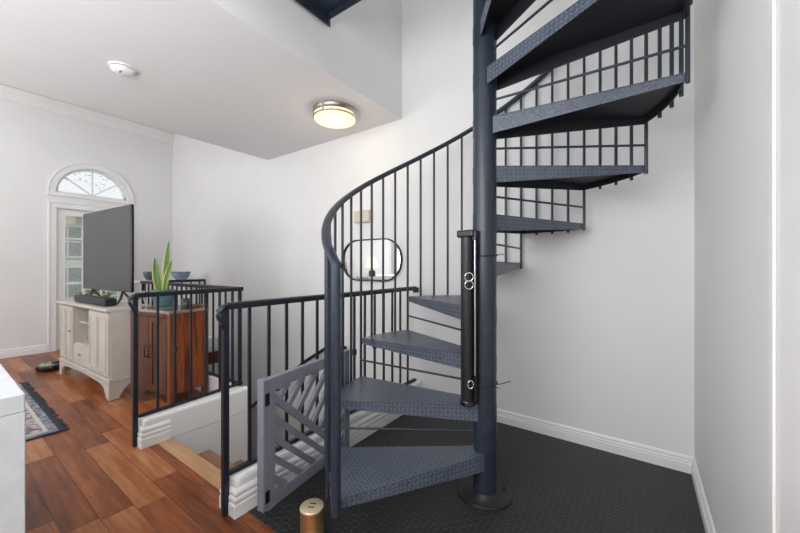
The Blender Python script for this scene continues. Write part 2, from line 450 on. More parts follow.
# ---------------- iron railings
def sq(a, b=None): b = b or a; return [(-a, -b), (a, -b), (a, b), (-a, b)]
RZ = 1.007
def railing(root, legs, newels, scroll, collars=(), shape='rail_black'):
    """legs: list of ((x0,y0),(x1,y1),first baluster offset)"""
    path = []
    for (a, b, o) in legs:
        if not path: path.append((*a, RZ - .016))
        path.append((*b, RZ - .016))
    def rail(z, w, h, name, p):
        mb = MB()
        for i in range(len(p) - 1):
            d = (Vector(p[i + 1]) - Vector(p[i])).normalized()
            mb.sweep([Vector(p[i]) - d * w * (i > 0), Vector(p[i + 1]) + d * w * (i < len(p) - 2)], [(-w, -h), (w, -h), (w, h * .6), (w * .6, h), (-w * .6, h), (-w, h * .6)], smooth=False)
        return mb.build(name, shape, root)
    rail(0, .021, .016, 'top_rail', path)
    rail(0, .016, .008, 'bottom_rail', [(x, y, .192) for x, y, _ in path])
    cnt = 0
    for (a, b, o) in legs:
        a, b = Vector(a), Vector(b); L = (b - a).length; d = (b - a).normalized(); s = o
        while s < L - .05:
            p = a + d * s; t = random.uniform(-.0015, .0015)
            bo = MB().sweep([(p.x, p.y, .19), (p.x + t, p.y, .6), (p.x, p.y, RZ - .02)], sq(.0066), smooth=False).build('baluster', shape, root)
            if cnt in collars:
                zc = .588
                MB().lathe([(.009, -.022), (.016, -.016), (.016, -.010), (.011, -.006), (.019, -.002), (.019, .004), (.011, .008), (.016, .012), (.016, .018), (.009, .022)], (p.x, p.y, zc), 12).build('collar', shape, bo)
            cnt += 1; s += .110
    for (x, y, z0, hw) in newels:
        B(x - hw, y - hw, z0, x + hw, y + hw, RZ - .012).build('newel_post', shape, root, .003)
    if scroll:
        (x, y), d = scroll
        pts = [(.02, 0), (-.005, .001), (-.022, -.006), (-.034, -.022), (-.037, -.044), (-.030, -.064), (-.020, -.080), (-.017, -.096), (-.023, -.110)]
        MB().sweep([(x + d[0] * q, y + d[1] * q, RZ - .016 + z) for q, z in pts], [(-.019, -.006), (.019, -.006), (.019, .006), (-.019, .006)],
                   scales=[1.1, 1.1, 1.05, 1, .95, .9, .88, .85, .8]).build('scroll', shape, root)

nr = thing('stair_railing', 'black iron railing beside the spiral stairs, on the curb behind the grey gate', 'railing', (-1.61, .84, 0))
railing(nr, [((-1.61, .84), (-1.61, 2.50), .117)], [(-1.61, .834, .001, .0140)], ((-1.61, .84), (0, 1)), (7, 9))
B(-1.625, 2.485, RZ - .055, -1.595, YB - .001, RZ - .012).build('end_bracket', 'rail_black', nr, .003)
fr = thing('stair_railing', 'black iron railing in front of the brown cabinet, turning left behind it', 'railing', (-2.705, .815, 0))
railing(fr, [((-2.705, .815), (-2.76, 1.553), .126), ((-2.76, 1.553), (-4.93, 1.553), .12), ((-4.93, 1.553), (-4.93, 2.27), .10)],
        [(-2.705, .810, .001, .0135), (-2.76, 1.553, .175, .0125), (-4.93, 1.553, .175, .012), (-4.93, 2.27, .175, .010)], ((-2.705, .815), (-.07, 1)), (1, 3))

# ---------------- spiral staircase
PX, PY, R, Z1, RISE, A0, ST = -.663, 1.703, .808, .226, .2454, 244.5, 30.3
ss = thing('spiral_staircase', 'navy steel spiral staircase with diamond plate treads winding round a pole', 'stairs', (PX, PY, 0))
def pol(r, a, z): return (PX + r * math.cos(rad(a)), PY + r * math.sin(rad(a)), z)
MB().lathe([(.06, .012), (.06, 4.05)], (PX, PY, 0), 40).build('pole', 'steel', ss)
bp = MB().lathe([(.140, .001), (.140, .010), (.137, .013), (.066, .013), (.066, .020), (.058, .022)], (PX, PY, 0), 48).build('base_plate', 'plate_dark', ss)
for k in range(4):
    a = 40 + 90 * k
    MB().lathe([(.009, .013), (.009, .019), (.006, .022)], pol(.108, a, 0), 6).build('bolt', 'black', bp)
def tread_mesh():
    mb = MB()
    tw = ST - .2
    arc = [(R * math.cos(rad(-tw * k / 4)), R * math.sin(rad(-tw * k / 4))) for k in range(5)]
    inl, int_ = (.040, .043), (.030, -.053)
    mb.prism(arc + [int_, inl], -.006, 0)
    def lip(p, q, hp, hq, th):
        p, q = Vector(p), Vector(q); d = (q - p).normalized(); n = Vector((-d.y, d.x)) * th
        mb.hexa([(p.x, p.y, -hp), (q.x, q.y, -hq), (q.x + n.x, q.y + n.y, -hq), (p.x + n.x, p.y + n.y, -hp)],
                [(p.x, p.y, -.004), (q.x, q.y, -.004), (q.x + n.x, q.y + n.y, -.004), (p.x + n.x, p.y + n.y, -.004)])
    lip(inl, arc[0], .086, .037, -.006)
    lip(int_, arc[-1], .086, .037, .006)
    for k in range(4): lip(arc[k], arc[k + 1], .037, .037, -.006)
    return mb
proto = None
NT_ = 11
for n in range(NT_):
    a = A0 - ST * n; z = Z1 + RISE * n
    if proto is None:
        mb = tread_mesh(); me_o = mb.build('tread', 'plate', None); proto = me_o
        hub = MB().lathe([(.0615, -.087), (.0615, -.002)], (0, 0, 0), 40).build('hub', 'steel', None)
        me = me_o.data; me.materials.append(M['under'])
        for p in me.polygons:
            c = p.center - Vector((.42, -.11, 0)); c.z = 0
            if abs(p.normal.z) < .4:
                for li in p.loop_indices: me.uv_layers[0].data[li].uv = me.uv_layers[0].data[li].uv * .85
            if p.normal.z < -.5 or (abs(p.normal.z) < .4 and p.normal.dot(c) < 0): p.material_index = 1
        t, h = me_o, hub
    else:
        t = proto.copy(); h = hub.copy(); COL.objects.link(t); COL.objects.link(h)
    t.parent = ss; t.location = (0, 0, z); t.rotation_euler = (0, 0, rad(a)); h.parent = t
HR, BR = .813, .816
def rz(a): return Z1 + (A0 - a) / ST * RISE + .975
aend = A0 - ST * NT_
path = []
for k in range(0, 121):
    a = A0 + 1 + (aend - A0 - 1) * k / 120
    path.append(pol(HR - .012 * max(0, 1 - k / 3), a, rz(a) + (-.012 if k < 2 else 0)))
sec = [(.021 * math.cos(q), .0165 * math.sin(q)) for q in [2 * PI * k / 12 for k in range(12)]]
MB().sweep(path, sec).build('handrail', 'steel', ss)
bolt = MB().lathe([(.010, 0), (.010, .007), (.006, .010)], (0, 0, 0), 6)
for n in range(NT_):
    z = Z1 + RISE * n
    for j in range(4):
        a = A0 - ST * n - ST * j / 4
        if n == 0 and j == 0: continue
        r = .0082
        z0 = z - .050
        if j == 0: z0 = z - RISE - .045
        if n == 0 and j == 2: r = .0140; z0 = .112
        p = pol(.800 if r > .01 else BR, a, 0)
        b = MB().tube([(p[0], p[1], z0), (p[0], p[1], rz(a) - .004)], r, 10).build('baluster', 'steel', ss)
p = pol(.814, A0 + 1.4, 0)
MB().sweep([(p[0], p[1], .185), (p[0], p[1], rz(A0) - .008)], [(.020 * math.cos(q), .020 * math.sin(q)) for q in [2 * PI * (k + .5) / 20 for k in range(20)]]).build('newel_post', 'steel', ss)
for n in range(1, NT_):
    a = A0 - ST * n; z = Z1 + RISE * (n - .585)
    MB().tube([pol(.058, a + 12, z), pol(BR, a, z)], .0062, 8).build('riser_rod', 'steel', ss)
# top landing bolted to the loft edge
lz = Z1 + RISE * NT_
ld = MB().box(-1.746, .78, lz - .008, -.60, 1.625, lz)
ld.box(-1.746, .78, lz - .095, -1.738, 1.625, lz - .006).box(-1.746, .78, lz - .085, -.60, .788, lz - .006)
ld.box(-1.745, 1.612, lz - .05, -.70, 1.620, lz - .006).box(-.608, .78, lz - .085, -.60, 1.60, lz - .006)
ld.box(-1.35, .79, lz - .05, -1.33, 1.61, lz - .008).box(-1.0, .79, lz - .05, -.98, 1.61, lz - .008)
ld.build('landing_platform', 'steel', ss)

# ---------------- retractable gate strapped to the pole
gx, gy, gz = -.725, 1.622, .4725
rg = thing('retractable_stair_gate', 'black rolled mesh stair gate strapped upright to the navy pole', 'gate', (gx, gy, gz))
MB().lathe([(.033, .02), (.033, .86)], (gx, gy, gz), 24).build('mesh_roll', 'black', rg)
MB().lathe([(.038, 0), (.038, .018), (.034, .024)], (gx, gy, gz), 24).build('foot', 'black_gloss', rg)
cap = MB().box(gx - .045, gy - .036, gz + .855, gx + .045, gy + .036, gz + .893).box(gx + .03, gy - .02, gz + .835, gx + .055, gy + .02, gz + .893)
cap.build('top_cap', 'black_gloss', rg, .008)
hx, hy = gx + .044, gy - .002
MB().tube([(hx, hy, gz + .02), (hx, hy, gz + .86)], .011, 10).build('locking_bar', 'black_gloss', rg)
MB().tube([(hx + .004, hy - .013, gz + .16), (hx + .004, hy - .013, gz + .845)], .0035, 8).build('pull_rod', 'chrome', rg)
def ring(c, r, th, tx=1.0):
    return MB().tube([(c[0] + r * tx * math.cos(q) * .816, c[1] + r * tx * math.cos(q) * .578, c[2] + r * math.sin(q)) for q in [2 * PI * k / 20 for k in range(20)]], th, 8, True)
for dz in (.655, .615):
    ring((hx - .018, hy - .036, gz + dz), .021, .0035).build('hook', 'chrome', rg)
ring((hx - .012, hy - .030, gz + .115), .02, .0035, .7).build('hook', 'chrome', rg)
for zt, tails in ((gz + .765, [(.055, .004)]), (gz + .105, [(.085, .028), (.035, -.012)])):
    st = MB()
    st.tube([(PX + .0635 * math.cos(q), PY + .0635 * math.sin(q), zt + .004 * math.sin(q)) for q in [2 * PI * k / 32 for k in range(32)]], .0036, 6, True)
    ex, ey = PX + .0635 * .80, PY + .0635 * -.60
    for dx, dz in tails:
        st.tube([(ex - .01, ey - .004, zt), (ex + dx * .5, ey + dx * .2, zt + dz * .45), (ex + dx, ey + dx * .45, zt + dz)], .0022, 6)
    st.tube([(gx + .02, gy - .03, zt), (PX - .02, PY - .062, zt), (PX, PY - .0645, zt)], .0028, 6)
    st.build('strap', 'black', rg)

# ---------------- grey wooden gate standing open beside the curb
A = Vector((-1.424, .921)); Bq = Vector((-1.479, 1.3416)); gd = (Bq - A).normalized()
wg = thing('wooden_safety_gate', 'grey painted wooden gate with slanted slats, folded open beside the curb', 'gate', (A.x, A.y, 0), math.atan2(gd.y, gd.x))
GL = .635; G0, G1 = .045, .656; T = .016
def gbox(x0, z0, x1, z1, th=T): 
    o = MB(); w = world_of(wg)
    o.box(x0, -th, z0, x1, th, z1, w); return o
gbox(-.024, G0 + .01, -.003, G1 + .004, .021).build('hinge_jamb', 'gate', wg, .002)
gbox(0, G0, .046, G1, .019).build('stile', 'gate', wg, .002)
gbox(GL - .05, G0, GL, G1, .019).build('stile', 'gate', wg, .002)
gbox(.046, G1 - .058, GL - .05, G1).build('top_rail', 'gate', wg, .002)
gbox(.046, G0, GL - .05, G0 + .058).build('bottom_rail', 'gate', wg, .002)
def clip(p, d, x0, z0, x1, z1):
    t0, t1 = -9, 9
    for o, dd, a, b in ((p[0], d[0], x0, x1), (p[1], d[1], z0, z1)):
        if abs(dd) < 1e-6: continue
        u, v = (a - o) / dd, (b - o) / dd
        t0 = max(t0, min(u, v)); t1 = min(t1, max(u, v))
    return t0, t1
ix0, ix1, iz0, iz1 = .044, GL - .048, G0 + .056, G1 - .056
def slat(p, q, name, hw=.014, th=.010):
    w = world_of(wg); d = (Vector(q) - Vector(p)).normalized(); n = Vector((-d.y, d.x)) * hw
    P, Q = Vector(p), Vector(q)
    c = [P - n, Q - n, Q + n, P + n]
    mb = MB(); mb.hexa([w @ Vector((u.x, -th, u.y)) for u in c], [w @ Vector((u.x, th, u.y)) for u in c]); mb.build(name, 'gate', wg, .0015)
bs = (ix0, iz1 - .040); sl = -.93
q = (bs[1] - iz0 - .012) / .93; be = (ix0 + q, bs[1] - .93 * q)
slat(bs, be, 'brace', .016, .014)
sl = (be[1] - bs[1]) / (be[0] - bs[0])
for k in range(1, 5):
    z = bs[1] - .096 * k
    p = (ix0, z); d = (1, sl)
    t0, t1 = clip(p, d, ix0, iz0, ix1, iz1)
    if t1 > t0 + .02: slat((p[0] + d[0] * t0, p[1] + d[1] * t0), (p[0] + d[0] * t1, p[1] + d[1] * t1), 'slat')
for k in range(9):
    x = ix0 + .035 + .058 * k; p0 = (x, bs[1] + sl * (x - ix0)) ; d = (1, 1.15)
    t0, t1 = clip(p0, d, ix0, iz0, ix1, iz1)
    if x < ix1 - .01 and t1 > .02: slat(p0, (p0[0] + d[0] * t1, p0[1] + d[1] * t1), 'slat')
for z in (.115, .565):
    gbox(-.014, z - .028, .010, z + .028, .0225).build('hinge', 'hinge', wg)

# ---------------- brass canister
bc = thing('brass_canister', 'round brass canister with two slots in its lid, on the black floor', 'canister', (-1.149, .968, .001))
c0 = (-1.149, .968, .001)
MB().lathe([(.050, 0), (.052, .004), (.052, .018), (.049, .022), (.049, .142)], c0, 40).build('body', 'brass', bc)
lid = MB().lathe([(.049, .142), (.0505, .144), (.0505, .150), (.047, .153), (.0001, .154)], c0, 40).build('lid', 'brass_top', bc)
for s in (-.011, .011):
    m = Matrix.Translation(Vector(c0)) @ Matrix.Rotation(rad(30), 4, 'Z')
    MB().box(-.014, s - .0035, .150, .014, s + .0035, .1548, m).build('slot', 'black', lid, .001)

# ---------------- kitchen island corner
ki = thing('kitchen_island', 'white marble kitchen island end in the lower left foreground', 'island', (-1.07, .12, 0))
MB().box(-2.6, -.95, .87, -1.07, .128, .91).build('countertop', 'marble', ki, .003)
MB().box(-1.11, -.95, .001, -1.07, .128, .87).build('waterfall_panel', 'marble', ki, .002)
MB().box(-2.57, -.90, .001, -1.11, .09, .87).build('cabinet_body', 'table_white', ki)

# ---------------- rug
ru = thing('rug', 'patterned cream and blue-grey rug with dark fringe on the hardwood', 'rug', (-3.37, .585, 0))
MB().box(-5.1, -1.9, .001, -3.37, .585, .011).build('pile', 'rug', ru, .003)
fg = MB()
x = -5.1
while x < -3.38:
    w = random.uniform(.010, .022); l = random.uniform(.022, .045); k = random.uniform(-.012, .012)
    fg.hexa([(x, .583, .001), (x + w, .583, .001), (x + w * .8 + k, .585 + l, .001), (x + w * .2 + k, .585 + l, .001)],
            [(x, .583, .010), (x + w, .583, .010), (x + w * .8 + k, .585 + l, .006), (x + w * .2 + k, .585 + l, .006)])
    x += w + random.uniform(.001, .007)
tag(fg.build('fringe', 'fringe', ru), kind='stuff')

# ---------------- television console
cx0, cx1, cy0, cy1, ct = -5.185, -3.778, .935, 1.27, .812
tc = thing('television_console', 'cream lacquered television console with curved legs and open shelf', 'console', ((cx0 + cx1) / 2, cy0, 0))
W = cx1 - cx0
MB.G = Matrix.Translation((cx1, cy0, 0)) @ Matrix.Rotation(rad(3), 4, 'Z') @ Matrix.Translation((-cx1, -cy0, 0))
MB().box(cx0 - .012, cy0 - .015, ct - .03, cx1 + .002, cy1, ct).build('top', 'cream', tc, .006)
bz0 = .19
car = MB()
s1, s2 = cx0 + W * .315, cx0 + W * .645
car.box(cx0 + .012, cy0 + .025, bz0, s1, cy1, ct - .03); car.box(s2, cy0 + .025, bz0, cx1 - .005, cy1, ct - .03)
car.box(s1, cy0 + .03, bz0, s2, cy1, bz0 + .215); car.box(s1, cy1 - .02, bz0, s2, cy1, ct - .03)
car.build('carcass', 'cream', tc)
MB().box(s1 + .002, cy0 + .06, .60, s2 - .002, cy1 - .02, .618).build('shelf', 'cream', tc)
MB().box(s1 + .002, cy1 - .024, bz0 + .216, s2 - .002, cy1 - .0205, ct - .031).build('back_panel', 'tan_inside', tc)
MB().box(cx0, cy0 + .005, bz0 - .035, cx1, cy1, bz0).build('base_moulding', 'cream', tc, .008)
for xa, xb, kx in ((cx0 + .03, s1 - .006, 1), (s2 + .006, cx1 - .022, 0)):
    d = MB().box(xa, cy0 + .006, bz0 + .02, xb, cy0 + .024, ct - .045)
    dd = d.build('door', 'cream', tc, .003)
    mid = (xa + xb) / 2
    for pa, pb in ((xa + .035, mid - .014), (mid + .014, xb - .035)):
        fm = MB(); za, zb = bz0 + .06, ct - .085; w = .012; y = cy0 + .006
        fm.box(pa, y - .007, za, pa + w, y, zb).box(pb - w, y - .007, za, pb, y, zb).box(pa + w, y - .007, za, pb - w, y, za + w).box(pa + w, y - .007, zb - w, pb - w, y, zb)
        fm.build('moulding', 'cream', dd, .002)
    kxp = xb - .02 if kx else xa + .02
    MB().lathe([(.004, 0), (.004, .012), (.011, .016), (.011, .024), (.0001, .027)], (0, 0, 0), 12, Matrix.Translation((kxp, cy0 + .006, .52)) @ Matrix.Rotation(rad(90), 4, 'X')).build('knob', 'nickel', dd)
dr = MB().box(s1 + .006, cy0 + .012, bz0 + .02, s2 - .006, cy0 + .029, bz0 + .2).build('drawer', 'cream', tc, .003)
MB().lathe([(.004, 0), (.004, .012), (.012, .016), (.012, .024), (.0001, .027)], (0, 0, 0), 12, Matrix.Translation(((s1 + s2) / 2, cy0 + .012, bz0 + .12)) @ Matrix.Rotation(rad(90), 4, 'X')).build('knob', 'nickel', dr)
# curved aprons: front and side, flowing into the legs
def apron(x0, x1, depth0=.15, flat=.075):
    pts = []
    L = x1 - x0
    for k in range(25):
        u = k / 24 * L; e = min(u, L - u)
        if e < flat * .55: d = depth0
        else: d = max(.012, depth0 * math.exp(-((e - flat * .55) / .045) ** 1.0) + .012 + .022 * (1 - min(1, (e - flat * .55) / (L * .45))))
        pts.append((x0 + u, -min(d, depth0)))
    return pts
zt = bz0 - .035
mb = MB(); pr = apron(cx0 + .005, cx1 - .005)
for (xa, da), (xb, db) in zip(pr, pr[1:]):
    mb.hexa([(xa, cy0 + .008, zt + da), (xb, cy0 + .008, zt + db), (xb, cy0 + .03, zt + db), (xa, cy0 + .03, zt + da)],
            [(xa, cy0 + .008, zt), (xb, cy0 + .008, zt), (xb, cy0 + .03, zt), (xa, cy0 + .03, zt)])
mb.build('apron', 'cream', tc)
for xs in (cx0 + .008, cx1 - .03):
    mb = MB(); pr = apron(cy0 + .03, cy1 - .005)
    for (ya, da), (yb, db) in zip(pr, pr[1:]):
        mb.hexa([(xs, ya, zt + da), (xs + .022, ya, zt + da), (xs + .022, yb, zt + db), (xs, yb, zt + db)],
                [(xs, ya, zt), (xs + .022, ya, zt), (xs + .022, yb, zt), (xs, yb, zt)])
    mb.build('apron', 'cream', tc)
for xa in (cx0 + .006, cx1 - .056):
    for ya in (cy0 + .006, cy1 - .056):
        q = .05; i = .009
        sx = 1 if xa < -4.5 else -1
        bot = [(xa + i, ya + i, .001), (xa + q - i, ya + i, .001), (xa + q - i, ya + q - i, .001), (xa + i, ya + q - i, .001)]
        top = [(xa, ya, zt), (xa + q, ya, zt), (xa + q, ya + q, zt), (xa, ya + q, zt)]
        MB().hexa(bot, top).build('leg', 'cream', tc, .004)

MB.G = None
# ---------------- television, soundbar
tl = Vector((-5.27, 1.08)); tr = Vector((-4.03, 1.172)); td = (tr - tl).normalized(); ang = math.atan2(td.y, td.x)
tv = thing('television', 'large flat television with grey blank screen on the cream console', 'television', (tl.x, tl.y, ct), ang)
w = world_of(tv); TW = (tr - tl).length
def tb(x0, y0, z0, x1, y1, z1): return MB().box(x0, y0, z0, x1, y1, z1, w)
tb(0, .002, .115, TW, .028, .975).build('casing', 'black_gloss', tv, .004)
tb(.25, .028, .25, TW - .25, .062, .7).build('rear_housing', 'black', tv, .01)
tb(.010, -.0015, .130, TW - .008, .003, .966).build('screen', 'screen', tv)
for xa in (.25, TW - .22):
    mb = MB()
    for s in (-1, 1):
        mb.sweep([w @ Vector((xa, .015, .118)), w @ Vector((xa + .05, .015 + s * .035, .05)), w @ Vector((xa + .07, .015 + s * .07, .006))], sq(.010, .006), smooth=False)
    mb.build('leg', 'black', tv)
sb = thing('soundbar', 'short black soundbar lying on the console under the television', 'soundbar', (-4.37, .985, ct), rad(3))
w = world_of(sb)
MB().box(-.44, -.045, .004, .40, .045, .072, w).build('body', 'black', sb, .008)
MB().box(-.43, -.0475, .012, .39, -.045, .064, w).build('grille', 'plate_dark', sb)
for xa in (-.3, .2): MB().box(xa - .02, -.03, .0, xa + .02, .03, .004, w).build('foot', 'black', sb)

# ---------------- robot vacuum
vx, vy = -5.50, .86
rv = thing('robot_vacuum', 'round robot vacuum with pale top beside the console leg', 'vacuum', (vx, vy, 0))
MB().lathe([(.118, .006), (.130, .014), (.131, .058), (.126, .066)], (vx, vy, 0), 40).build('bumper', 'black_gloss', rv)
MB().lathe([(.098, .066), (.096, .072), (.0001, .074)], (vx, vy, 0), 40).build('top_cover', 'tan_top', rv)
MB().lathe([(.042, .078), (.042, .096), (.038, .100), (.0001, .101)], (vx + .045, vy + .03, 0), 24).build('sensor_turret', 'black_gloss', rv)
MB().box(vx - .06, vy - .05, .0725, vx - .01, vy - .038, .0765).build('button', 'black', rv)
for s in (-1, 1): MB().lathe([(.012, 0), (.012, .012)], (vx + .08 * s, vy, 0), 10).build('wheel', 'black', rv)

# ---------------- brown cabinet
ca = rad(8.5)
cb = thing('wooden_cabinet', 'brown wooden two-door cabinet behind the railing, right of the cream console', 'cabinet', (-3.757, 1.09, 0), ca)
w = world_of(cb); CW, CD, CT = .605, .33, .808
def kb(*a): return MB().box(*a, w)
kb(-.003, -.010, CT - .024, CW + .010, CD + .003, CT).build('top', 'wood_top', cb, .003)
for xa in (0, CW - .04):
    for ya in (0, CD - .04): kb(xa, ya, .001, xa + .04, ya + .04, CT - .024).build('leg', 'wood_post', cb, .002)
kb(.006, .036, .11, .024, CD - .036, CT - .024).build('side_panel', 'wood_side', cb)
kb(CW - .024, .036, .11, CW - .006, CD - .036, CT - .024).build('side_panel', 'wood_side', cb)
kb(.04, .012, .10, CW - .04, CD - .01, .125).build('bottom_rail', 'wood_front', cb)
kb(.04, CD - .02, .125, CW - .04, CD - .006, CT - .024).build('back_panel', 'wood_front', cb)
kb(.04, .012, CT - .06, CW - .04, .03, CT - .024).build('top_rail', 'wood_front', cb)
mid = CW / 2
for xa, xb, hxp in ((.042, mid - .002, mid - .028), (mid + .002, CW - .042, mid + .028)):
    d = kb(xa, .006, .128, xb, .024, CT - .064).build('door', 'wood_front', cb, .002)
    za, zb = .128, CT - .064
    f = MB(); q = .042
    f.box(xa, -.002, za, xa + q, .006, zb, w).box(xb - q, -.002, za, xb, .006, zb, w).box(xa + q, -.002, za, xb - q, .006, za + q, w).box(xa + q, -.002, zb - q, xb - q, .006, zb, w)
    f.build('frame', 'wood_front', d, .001)
    hd = MB().tube([w @ Vector(p) for p in ((hxp, -.002, .40), (hxp, -.022, .40), (hxp, -.022, .50), (hxp, -.002, .50))], .0045, 8).build('handle', 'rail_black', d)

# ---------------- things on the cabinet
sx, sy = -3.685, 1.325
sp = thing('snake_plant', 'snake plant with upright yellow-edged leaves in a teal pot on the brown cabinet', 'plant', (sx, sy, CT + .001))
z = CT + .001
MB().lathe([(.070, 0), (.074, .004), (.096, .135), (.099, .150), (.092, .150), (.088, .125), (.0001, .122)], (sx, sy, z), 36).build('pot', 'pot', sp)
MB().lathe([(.087, .120), (.086, .130), (.0001, .134)], (sx, sy, z), 24).build('soil', 'soil', sp)
def leaf(bx, by, tip, width, tw):
    mb = MB(); K = 12; vs = []
    base = Vector((sx + bx, sy + by, z + .125)); T_ = Vector(tip)
    for k in range(K + 1):
        u = k / K
        c = base.lerp(T_, u) + Vector((.578, -.816, 0)) * .012 * math.sin(PI * u)
        hw = width * (math.sin(PI * (.17 + .83 * u)) ** .8 if u < 1 else 0) + .0005
        a = tw + .5 * u
        sd = Vector((math.cos(a), math.sin(a), 0)); nn = Vector((-sd.y, sd.x, 0))
        th = .0035 * (1 - .7 * u)
        for e, dz in ((-1, 0.), (-.5, .006), (0, .009), (.5, .006), (1, 0.)): vs.append(tuple(c + sd * hw * e + nn * (dz + th)))
        for e, dz in ((1, 0.), (.5, .006), (0, .009), (-.5, .006), (-1, 0.)): vs.append(tuple(c + sd * hw * e + nn * (dz - th)))
    fs = []
    for k in range(K):
        for j in range(10):
            j2 = (j + 1) % 10; fs.append((k * 10 + j, k * 10 + j2, (k + 1) * 10 + j2, (k + 1) * 10 + j))
    mb.add(vs, fs, True)
    ee = [0, .25, .5, .75, 1, 1, .75, .5, .25, 0]
    for k in range(K):
        for j in range(10):
            j2 = (j + 1) % 10
            mb.uv[k * 10 + j] = [(ee[j], k / K), (ee[j2], k / K), (ee[j2], (k + 1) / K), (ee[j], (k + 1) / K)]
    mb.build('leaf', 'leaf', sp)
leaf(.012, .01, (sx + .040, sy + .03, 1.43), .032, .5)
leaf(-.03, -.02, (sx - .075, sy - .045, 1.268), .036, .9)
leaf(.035, -.01, (sx + .080, sy + .035, 1.240), .028, .35)
ph = thing('picture_frame', 'small grey frame leaning between the television and the plant pot', 'picture frame', (-3.835, 1.13, ct + .001), rad(-28))
w = world_of(ph) @ Matrix.Translation((0, 0, .003)) @ Matrix.Rotation(rad(-32), 4, 'X')
MB().box(-.055, -.006, 0, .055, .004, .15, w).build('panel', 'grey_panel', ph, .002)
MB().box(.050, -.009, 0, .060, .005, .152, w).box(-.06, -.009, 0, -.05, .005, .152, w).box(-.05, -.009, .142, .05, .005, .152, w).build('border', 'trim_grey', ph, .001)
MB().sweep([world_of(ph) @ Vector((0, .075, .105)), world_of(ph) @ Vector((0, .10, .004))], sq(.012, .003), smooth=False).build('stand', 'trim_grey', ph)
jx, jy = -3.30, 1.36
cj = thing('candle_jar', 'dark glass candle jar on the right side of the brown cabinet', 'candle', (jx, jy, CT + .001))
MB().lathe([(.034, 0), (.037, .004), (.037, .085), (.033, .085), (.032, .012), (.0001, .010)], (jx, jy, CT + .001), 24).build('jar', 'jar', cj)
MB().lathe([(.0315, .010), (.0315, .055), (.0001, .056)], (jx, jy, CT + .001), 20).build('wax', 'cream', cj)
MB().tube([(jx, jy, CT + .055), (jx + .002, jy, CT + .072)], .0015, 6).build('wick', 'black', cj)
jx, jy = -3.29, 1.44
cw = thing('copper_dish', 'shallow copper dish at the back right corner of the brown cabinet', 'dish', (jx, jy, CT + .001))
MB().lathe([(.030, 0), (.032, .003), (.062, .022), (.066, .026), (.062, .026), (.030, .007), (.0001, .006)], (jx, jy, CT + .001), 28).build('dish', 'copper', cw)

# ---------------- table with bowls beyond the stairwell
tx, ty = -5.73, 2.08
rt = thing('pedestal_table', 'white round tall table beyond the black railing by the far corner', 'table', (tx, ty, 0))
MB().lathe([(.385, .945), (.40, .955), (.40, .975), (.395, .98)], (tx, ty, 0), 40).build('tabletop', 'table_white', rt)
MB().lathe([(.03, .03), (.025, .2), (.025, .8), (.06, .945)], (tx, ty, 0), 20).build('pedestal', 'table_white', rt)
MB().lathe([(.22, .001), (.22, .012), (.04, .03)], (tx, ty, 0), 32).build('base', 'table_white', rt)
def bowl(x, y, r, h, mat, label):
    b = thing('bowl', label, 'bowl', (x, y, .981))
    MB().lathe([(r * .45, 0), (r * .5, .004), (r * .85, h * .5), (r, h), (r * .95, h), (r * .8, h * .52), (r * .4, .012), (.0001, .010)], (x, y, .981), 28).build('bowl_body', mat, b)
    MB().lathe([(r * .99, h - .006), (r * 1.03, h - .003), (r * 1.03, h + .003), (r * .96, h + .002)], (x, y, .981), 28).build('rim', 'bowl_dark' if mat != 'bowl_dark' else 'bowl_blue', b)
bowl(-5.95, 1.95, .075, .12, 'bowl_dark', 'dark slate bowl on the tall white table, left of the plant leaves')
bowl(-5.50, 2.20, .125, .12, 'bowl_blue', 'wide pale blue bowl on the tall white table, right of the plant leaves')

# ---------------- wall mirror and chime box
mxc, mz, mw, mh = -2.143, 1.243, .742, .398
mr = thing('wall_mirror', 'rounded oblong wall mirror with thin black frame on the back wall', 'mirror', (mxc, YB, mz))
def stad(w, h, n=14, r=None):
    r = r or h / 2; pts = []
    for cx, a0 in ((w / 2 - r, -90), (-(w / 2 - r), 90)):
        for k in range(n + 1):
            a = rad(a0 + 180 * k / n); pts.append((cx + r * math.cos(a), r * math.sin(a)))
    return pts
def wallp(x, y, d): return (mxc + x, YB - d, mz + y)
st = stad(mw, mh)
mb = MB(); mb.sweep([wallp(x, y, .014) for x, y in st], [(-.006, -.012), (.006, -.012), (.006, .012), (-.006, .012)], closed=True, smooth=False, up=Vector((0, 1, 0)))
mb.build('frame', 'rail_black', mr)
si = stad(mw - .008, mh - .008); n = len(si)
mb = MB(); mb.add([wallp(x, y, .012) for x, y in si] + [wallp(x, y, .003) for x, y in si], [tuple(range(n)), tuple(range(2 * n - 1, n - 1, -1))] + [(i, n + i, n + (i + 1) % n, (i + 1) % n) for i in range(n)])
mb.build('mirror_glass', 'mirror', mr)
ch = thing('door_chime', 'small beige chime box on the back wall above the mirror', 'chime', (-2.255, YB, 1.62))
MB().box(-2.335, YB - .045, 1.614, -2.135, YB + .001, 1.732).build('cover', 'beige', ch, .006)
MB().box(-2.327, YB - .047, 1.619, -2.143, YB - .045, 1.629).build('lower_edge', 'nickel', ch)

